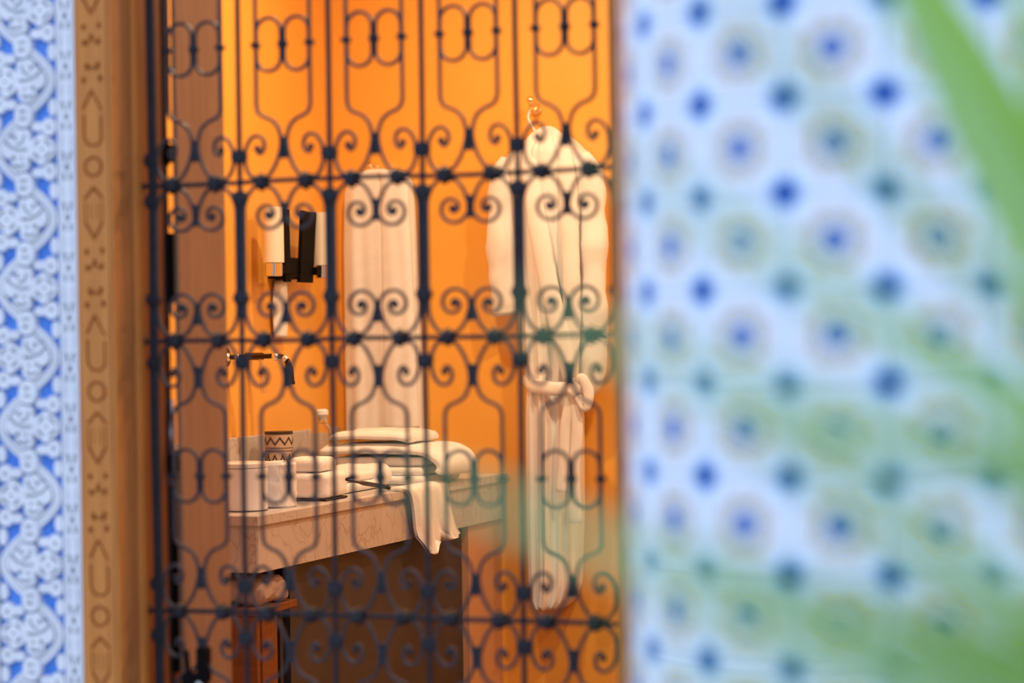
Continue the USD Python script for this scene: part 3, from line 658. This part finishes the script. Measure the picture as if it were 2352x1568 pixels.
# wrapped paper roll
c1 = np.array([-0.385, 1.305, CZ])
wr = subdiv(lathe([(0.012, 0.0), (0.042, 0.0), (0.046, 0.004), (0.0465, 0.100), (0.043, 0.106), (0.012, 0.104)], c1, 40), 0.012)
tag(part('paper_roll', cloth_fold(wr, 0.007, 60, 5), M['film'], smooth=30), 'toilet paper roll in crinkled white wrapping behind the canister', 'paper roll')
# two folded washcloths
pA = at_z(712, 1150, CZ)
def folded(name, x0, x1, y0, y1, z0, z1, r, seed, label, ang=0.0, amp=0.005, cat='towel', group=None):
    mm = subdiv(hull_round(x0, x1, y0, y1, z0, z1, r), 0.018)
    mm = cloth_fold(mm, amp, 26, seed)
    mm.vertices[:, 2] = np.maximum(mm.vertices[:, 2], z0)
    if ang: mm = rot_about(mm, ang, [0, 0, 1], [(x0 + x1) / 2, (y0 + y1) / 2, z0])
    return tag(part(name, mm, M['white_cloth'], smooth=True), label, cat, group)
tr = box(pA[0] - 0.062, pA[0] + 0.045, pA[1] - 0.002, pA[1] + 0.128, CZ, CZ + 0.005, 0.0015)
tag(part('soap_tray', tr, M['black'], smooth=False), 'thin black tray under the two white washcloths', 'tray')
folded('washcloth', pA[0] - 0.064, pA[0] + 0.047, pA[1] - 0.004, pA[1] + 0.130, CZ + 0.005, CZ + 0.068, 0.016, 11, 'thick folded white washcloth, the lower of the two on the black tray', group='washcloths on the tray')
folded('washcloth', pA[0] - 0.064, pA[0] + 0.026, pA[1] + 0.004, pA[1] + 0.118, CZ + 0.0685, CZ + 0.104, 0.015, 12, 'smaller folded white washcloth on top of the thick one', 0.08, group='washcloths on the tray')
# patterned tumbler
def zig(center, r, z0, z1, n, w, per=1):
    th = np.linspace(0, 2 * np.pi, n * 2 + 1); out = []
    for a, b, q in zip(th[:-1], th[1:], range(n * 2)):
        za, zb = (z0, z1) if q % 2 == 0 else (z1, z0)
        k = 4
        t = np.linspace(a, b, k + 1); z = np.linspace(za, zb, k + 1)
        rows = []
        for tt, zz_ in zip(t, z):
            d = np.array([math.cos(tt), math.sin(tt), 0]); p = np.array(center) + d * r + [0, 0, zz_]
            rows.append([p + [0, 0, w / 2], p + d * 0.0008 + [0, 0, w / 2], p + d * 0.0008 - [0, 0, w / 2], p - [0, 0, w / 2]])
        out.append(loft(rows))
    return cat_(*out)
def band(center, r, z0, z1): return lathe([(r, z0), (r + 0.0008, z0), (r + 0.0008, z1), (r, z1)], center, 36)
xt = -0.70; yt = at_x(640, 1000, xt)[1]
c2 = np.array([xt, yt, CZ])
tu = thing('tumbler', 'tall stoneware tumbler with black zigzag bands behind the washcloths', 'cup', loc=c2)
part('body', lathe([(0.01, 0), (0.034, 0), (0.0375, 0.004), (0.0375, 0.146), (0.0345, 0.146), (0.0345, 0.01), (0.01, 0.008)], c2, 40), M['stoneware'], tu)
part('rim_band', band(c2, 0.0376, 0.139, 0.1465), M['print'], tu, label='black rim band')
part('zigzag', zig(c2, 0.0376, 0.112, 0.130, 9, 0.0065), M['print'], tu, label='black zigzag row')
for q in (0.102, 0.094): part('thin_band', band(c2, 0.0376, q, q + 0.0015), M['print'], tu, label='thin dark line')
part('zigzag', zig(c2, 0.0376, 0.058, 0.084, 11, 0.008), M['print'], tu, label='taller black zigzag row')
part('zigzag', zig(c2, 0.0376, 0.040, 0.066, 11, 0.006), M['print'], tu, label='lowest black zigzag row')
# patterned dish
c3 = np.array([-0.585, at_x(826, 1070, -0.585)[1], CZ])
di = thing('patterned_dish', 'small patterned stoneware dish near the back wall on the counter', 'dish', loc=c3)
part('body', lathe([(0.008, 0), (0.030, 0), (0.037, 0.012), (0.039, 0.045), (0.0365, 0.045), (0.034, 0.012), (0.008, 0.008)], c3, 36), M['stoneware'], di)
part('rim_band', band(c3, 0.0388, 0.038, 0.0455), M['print'], di, label='black rim band')
part('zigzag', zig(c3, 0.0380, 0.014, 0.030, 9, 0.005), M['print'], di, label='black zigzag row')
# glass bottle
xb = -0.66; c4 = np.array([xb, at_x(740, 1000, xb)[1], CZ])
bo = thing('glass_bottle', 'clear glass bottle standing by the backsplash next to the tumbler', 'bottle', loc=c4)
part('body', lathe([(0.006, 0.0), (0.028, 0.0), (0.031, 0.004), (0.031, 0.135), (0.026, 0.150), (0.0135, 0.160), (0.0135, 0.178), (0.0115, 0.178), (0.0115, 0.158), (0.024, 0.147), (0.0285, 0.133), (0.0285, 0.008), (0.006, 0.006)], c4, 40), M['glass'], bo)
part('stopper', lathe([(0.004, 0.166), (0.0112, 0.166), (0.0112, 0.180), (0.019, 0.184), (0.019, 0.194), (0.012, 0.199), (0.004, 0.199)], c4, 28), M['ceramic'], bo, label='pale stopper')
part('lotion', lathe([(0.004, 0.0085), (0.028, 0.0085), (0.028, 0.085), (0.004, 0.085)], c4, 32), M['opal'], bo, label='pale liquid inside')
# yellow soap
ps = np.array([-0.52, at_x(783, 1070, -0.52)[1], CZ])
tag(part('soap_bar', hull_round(ps[0] - 0.012, ps[0] + 0.012, ps[1] - 0.03, ps[1] + 0.03, CZ, CZ + 0.034, 0.008), M['soap'], smooth=True), 'small yellow soap bar on the counter between washcloths and dish', 'soap')
# flat folded towels, near and bulky
f0 = at_z(845, 1128, CZ)
folded('flat_towel', f0[0] - 0.16, f0[0] - 0.015, f0[1] - 0.12, f0[1] + 0.13, CZ, CZ + 0.024, 0.011, 15, 'flat folded white towel under the black cord, lower layer', group='flat towels under the cord')
folded('flat_towel', f0[0] - 0.165, f0[0] - 0.030, f0[1] - 0.10, f0[1] + 0.12, CZ + 0.0245, CZ + 0.048, 0.011, 16, 'flat folded white towel, upper layer carrying the black cord', group='flat towels under the cord')
# pile of folded towels
s0 = at_z(1062, 1108, CZ)
X1 = fx(2.25) - 0.035
y0, y1 = s0[1] - 0.12, s0[1] + 0.16
g0 = at_z(905, 1118, CZ)
folded('rolled_towel', g0[0] - 0.17, g0[0] - 0.020, g0[1] - 0.05, y0 - 0.012, CZ, CZ + 0.060, 0.026, 18, 'bulky bright white rolled towel left of the towel pile')
for k in range(3):
    folded('folded_towel', X1 - 0.26 - 0.01 * k, X1 - 0.006 * k, y0 + 0.01 * k, y1, CZ + 0.0242 * k, CZ + 0.0242 * (k + 1) - 0.0006, 0.0110, 30 + k,
           ['folded white towel at the bottom of the pile on the counter', 'second folded white towel from the bottom of the pile', 'third folded white towel, just under the draped ones'][k], amp=0.004, group='towels piled on the counter')
def draped(name, x0, x1, y0, y1, z, th, drop, seed, label):
    """a thick folded towel lying on the pile, its front end rolling down over the edge"""
    n = 26
    xs = smooth_path([(x0, z), (x0 + 0.35 * (x1 - x0), z + 0.004), (x1 - 0.06, z + 0.002), (x1 - 0.012, z - 0.25 * drop), (x1 + 0.010, z - 0.65 * drop), (x1 + 0.004, z - drop)], 6)
    if drop < 0.01: xs = smooth_path([(x0, z), (x0 + 0.4 * (x1 - x0), z + 0.003), (x1 - 0.07, z + 0.002), (x1 - 0.03, z), (x1, z - drop)], 6)
    t = np.gradient(xs, axis=0); t /= np.linalg.norm(t, axis=1, keepdims=True); nr = np.stack([-t[:, 1], t[:, 0]], 1)
    rows = []
    for i, (p, q) in enumerate(zip(xs, nr)):
        e = 0.55 if i in (0, len(xs) - 1) else 1.0
        h = th * e; yy = np.linspace(y0, y1, 12); c = 0.35 * h
        top = [(p[0] + q[0] * h, y, p[1] + q[1] * h) for y in yy]; bot = [(p[0], y, p[1]) for y in yy[::-1]]
        top[0] = (p[0] + q[0] * (h - c), y0, p[1] + q[1] * (h - c)); top[-1] = (p[0] + q[0] * (h - c), y1, p[1] + q[1] * (h - c))
        rows.append(top + bot)
    mm = cloth_fold(loft(rows), 0.009, 22, seed)
    return tag(part(name, mm, M['white_cloth'], smooth=True), label, 'towel', 'towels piled on the counter')
draped('draped_towel', X1 - 0.31, X1 + 0.026, y0 + 0.005, y1 - 0.01, CZ + 0.079, 0.026, 0.044, 41, 'thick white towel draped over the pile, the lower of the draped two')
draped('draped_towel', X1 - 0.28, X1 - 0.050, y0 + 0.01, y1 - 0.04, CZ + 0.119, 0.022, 0.006, 42, 'white towel on the very top of the pile')
# towel hanging over the front of the counter
yl, yr = at_x(928, 1120, -0.275)[1], at_x(1018, 1130, -0.275)[1]
def over_edge():
    n = 64; u = np.linspace(0, 1, n)
    prof = smooth_path([(-0.030, 0.0095), (-0.012, 0.0100), (0.006, 0.0060), (0.0125, -0.008), (0.014, -0.040), (0.015, -0.085), (0.016, -0.125), (0.017, -0.150)], 7)
    tg = np.gradient(prof, axis=0); tg /= np.linalg.norm(tg, axis=1, keepdims=True)
    rows = []
    for i, (dx, dz) in enumerate(prof):
        t = i / (len(prof) - 1); k = max(0.0, (t - 0.25) / 0.75)
        y = yl + (yr - yl) * (0.5 + (u - 0.5) * (1.0 - 0.10 * math.sin(math.pi * k))) + 0.070 * k
        wave = 0.016 * k * (0.5 - 0.5 * np.cos(2 * np.pi * 1.9 * u + 0.35)) + 0.004 * k * np.cos(2 * np.pi * 5.3 * u + 3 * t)
        wave += 0.006 * k * (meshkit.fbm(np.stack([u * 5, np.full(n, t * 4), np.zeros(n)], 1), 3, 4) - 0.5)
        cutb = (-0.026 * np.exp(-((u - 0.24) / 0.13) ** 2) + 0.030 * np.exp(-((u - 0.56) / 0.10) ** 2) + 0.012 * np.clip(u - 0.7, 0, 1) / 0.3 + 0.030 * np.clip(0.10 - u, 0, 1) / 0.10) * k ** 2
        edge = np.array([fx(v) for v in y])
        nx, nz = tg[i, 1], -tg[i, 0]            # towards the stone
        th = 0.0085
        out = np.stack([edge + dx + wave, y, CZ + dz + cutb], 1)
        inn = np.stack([edge + dx + wave + nx * th, y, np.maximum(CZ + dz + cutb + nz * th, -9)], 1)
        rows.append(np.vstack([out, inn[::-1]]))
    return loft(rows)
tag(part('hanging_towel', over_edge(), M['white_cloth'], smooth=True), 'white towel hanging down over the front edge of the marble counter', 'towel')
# black cord
cd = [at_z(a, b, CZ + c) for a, b, c in ((800, 1098, .052), (835, 1096, .053), (858, 1103, .048), (876, 1116, .012), (900, 1121, .005), (925, 1122, .005))]
for p in cd: p[0] = min(p[0], fx(p[1]) - 0.01)
tag(part('black_cord', tube(smooth_path(cd, 8), [0.003] * 20 + [0.006] * 10 + [0.0035] * 11, 8), M['black'], smooth=True), 'thin black cord lying across the flat towels', 'cord')

# ================================================================== TILED COLUMN
N, CR, TH = 18, 0.290, 0.0945
axis_p = CAM + (FWD + RIGHT * (2039.4 - 1176) / FPX) * 2.5
cxy = axis_p[:2]
to_cam = CAM[:2] - cxy; base_ang = math.atan2(to_cam[1], to_cam[0])
co = thing('tiled_column', 'round column faced with blue and white star tiles in the foreground', 'column', loc=(cxy[0], cxy[1], 0))
CH = 31 * TH
part('core', lathe([(0.02, 0), (CR - 0.006, 0), (CR - 0.006, CH), (0.02, CH)], (cxy[0], cxy[1], 0), 72), M['mortar'], co)
part('base_ring', lathe([(CR - 0.01, 0), (CR + 0.035, 0), (CR + 0.035, 0.06), (CR + 0.012, 0.085), (CR - 0.01, 0.085)], (cxy[0], cxy[1], 0), 72), M['mortar'], co)
# phase: a star column stands p0 to the left of the line towards the camera's axis
view_ang = base_ang
P0 = -0.872
DA = 2 * math.pi / N
zrow = at_depth(1917, 325, 2.5 - CR)[2]
def tile_patch(phi, zc):
    nu = 5; g = 0.0006 / CR; zz_ = (-TH / 2 + 0.0006, TH / 2 - 0.0006)
    V, UV = [], []
    for rr, ins in ((CR - 0.006, 0.0), (CR - 0.0012, 0.0), (CR, 0.0010)):
        for z, vv in ((zz_[0] + ins, 0.0), (zz_[1] - ins, 1.0)):
            for k in range(nu):
                t = k / (nu - 1); a = phi - DA / 2 + g + ins / CR + (DA - 2 * g - 2 * ins / CR) * t
                V.append((cxy[0] + rr * math.cos(a), cxy[1] + rr * math.sin(a), zc + z)); UV.append((t, vv))
    F = []
    def q(a, b, c, d): F.extend([(a, b, c), (a, c, d)])
    L = lambda ring, row, k: ring * 2 * nu + row * nu + k
    for k in range(nu - 1): q(L(2, 0, k), L(2, 0, k + 1), L(2, 1, k + 1), L(2, 1, k))
    for ring in (0, 1):
        for k in range(nu - 1):
            q(L(ring, 0, k), L(ring, 0, k + 1), L(ring + 1, 0, k + 1), L(ring + 1, 0, k))
            q(L(ring, 1, k + 1), L(ring, 1, k), L(ring + 1, 1, k), L(ring + 1, 1, k + 1))
        q(L(ring, 1, 0), L(ring, 0, 0), L(ring + 1, 0, 0), L(ring + 1, 1, 0))
        q(L(ring, 0, nu - 1), L(ring, 1, nu - 1), L(ring + 1, 1, nu - 1), L(ring + 1, 0, nu - 1))
    return np.array(V), np.array(F), np.array(UV)
rest = []
for k in range(31):
    zc = zrow + (k - round(zrow / TH - 0.5)) * TH
    if zc - TH / 2 < 0.06 or zc + TH / 2 > CH + TH: continue
    for j in range(N):
        phi = view_ang + P0 + j * DA
        v, f, uv = tile_patch(phi, zc)
        if 0.82 < zc < 1.82: part('tile', trimesh.Trimesh(v, f, process=False), M['tile'], co, smooth=False, uv=uv)
        else: rest.append((v, f, uv))
o = 0; VV, FF, UU = [], [], []
for v, f, uv in rest: VV.append(v); FF.append(f + o); UU.append(uv); o += len(v)
part('far_tiles', trimesh.Trimesh(np.vstack(VV), np.vstack(FF), process=False), M['tile'], co, smooth=False, uv=np.vstack(UU), kind='stuff')

# ================================================================== FAN PALM IN FRONT
HUB = at_depth(2757, 1240, 1.10); HUB2 = at_depth(3050, 1880, 1.10)
pl = thing('fan_palm', 'fan palm with long blurred green leaflets crossing in front of the tiled column', 'palm', loc=(HUB[0], HUB[1], 0))
part('pot', lathe([(0.02, 0), (0.13, 0), (0.165, 0.26), (0.175, 0.26), (0.175, 0.29), (0.155, 0.29), (0.15, 0.25), (0.02, 0.24)], (HUB[0], HUB[1], 0), 40), M['pot'], pl)
part('soil', lathe([(0.01, 0.245), (0.15, 0.25), (0.15, 0.262), (0.01, 0.268)], (HUB[0], HUB[1], 0), 30), M['soil'], pl)
part('stem', tube(smooth_path([(HUB[0], HUB[1], 0.25), (HUB[0] + 0.010, HUB[1] - 0.01, 0.7), (HUB[0], HUB[1], HUB[2])], 10), [0.014] * 10 + [0.010] * 11, 10), M['leaf'], pl)
part('stem', tube(smooth_path([(HUB[0] + 0.05, HUB[1], 0.25), HUB2 - np.array([0, 0, 0.25]), HUB2], 10), 0.011, 10), M['leaf'], pl)
def leaflet(tip, d_tip, width, bend=0.0, root=None, d_root=1.10, look='leaf', wide_at=0.45):
    a = at_depth(*(root or (2757, 1290)), d_root); b = at_depth(*tip, d_tip)
    mid = (a + b) / 2 + UP * bend
    n = 28; t = np.linspace(0, 1, n)[:, None]
    p = (1 - t) ** 2 * a + 2 * t * (1 - t) * mid + t ** 2 * b
    w = width / 2 * np.clip(np.sin(np.pi * np.clip(t[:, 0] ** (math.log(0.5) / math.log(wide_at)), 0, 1)), 0, 1) ** 0.55
    w = np.maximum(w, 0.0012)
    tg = np.gradient(p, axis=0); tg /= np.linalg.norm(tg, axis=1, keepdims=True)
    side = np.cross(tg, FWD); side /= np.linalg.norm(side, axis=1, keepdims=True)
    nr = np.cross(side, tg)
    rows = []
    for i in range(n):
        s, q = side[i], nr[i]; c = 0.0005
        rows.append([p[i] - s * w[i] + q * w[i] * 0.25, p[i] - q * c, p[i] + s * w[i] + q * w[i] * 0.25, p[i] + q * c])
    return part('leaflet', loft(rows), M[look], pl, smooth=40)
H1_, H2_ = (2757, 1240), (3050, 1880)
LEAVES = [
    ((2025, -200), 1.50, 0.056, 0.0, (2800, 1240), 'leaf'),
    ((1960, -160), 1.00, 0.016, 0.0, (2770, 1240), 'leaf_pale'),
    ((2300, -120), 1.35, 0.026, 0.0, H1_, 'leaf'),
    ((1610, -60), 0.92, 0.0115, 0.010, H1_, 'leaf'),
    ((2200, 330), 1.25, 0.030, 0.012, H1_, 'leaf'),
    ((1400, 350), 0.80, 0.0150, 0.006, H1_, 'leaf_pale'),
    ((1170, 700), 0.76, 0.0150, -0.004, H1_, 'leaf_pale'),
    ((930, 1080), 0.80, 0.0175, 0.000, H2_, 'leaf_pale'),
    ((1640, 940), 0.84, 0.0160, 0.006, H2_, 'leaf'),
    ((1560, 1260), 0.86, 0.0140, 0.006, H2_, 'leaf'),
    ((1800, 1000), 0.78, 0.0150, 0.010, H2_, 'leaf_pale'),
    ((1420, 1440), 0.80, 0.0130, 0.000, H2_, 'leaf'),
    ((1850, 1560), 0.86, 0.0160, 0.004, H2_, 'leaf_pale'),
    ((2050, 1180), 0.90, 0.0150, 0.006, H2_, 'leaf'),
    ((2080, 700), 0.90, 0.0140, 0.008, H2_, 'leaf_pale'),
    ((2040, 730), 1.20, 0.0250, 0.004, (2757, 1215), 'leaf'),
    ((1880, 1260), 0.84, 0.0150, 0.004, H2_, 'leaf'),
    ((2020, 1340), 0.80, 0.0140, 0.004, H2_, 'leaf'),
    ((1640, 1390), 0.82, 0.0150, 0.002, H2_, 'leaf_pale'),
    ((2180, 960), 0.88, 0.0170, 0.006, H2_, 'leaf'),
    ((1480, 1600), 0.84, 0.0150, 0.000, H2_, 'leaf_pale'),
    ((1760, 880), 0.82, 0.0130, 0.006, H1_, 'leaf_pale'),
]
for tip, d, w, bend, root, look in LEAVES: leaflet(tip, d, w, bend, root, 1.10, look)

# the helper key used while building is not part of the scene
for p in stage.Traverse():
    if p.GetCustomDataByKey('_loc') is not None: p.ClearCustomDataByKey('_loc')
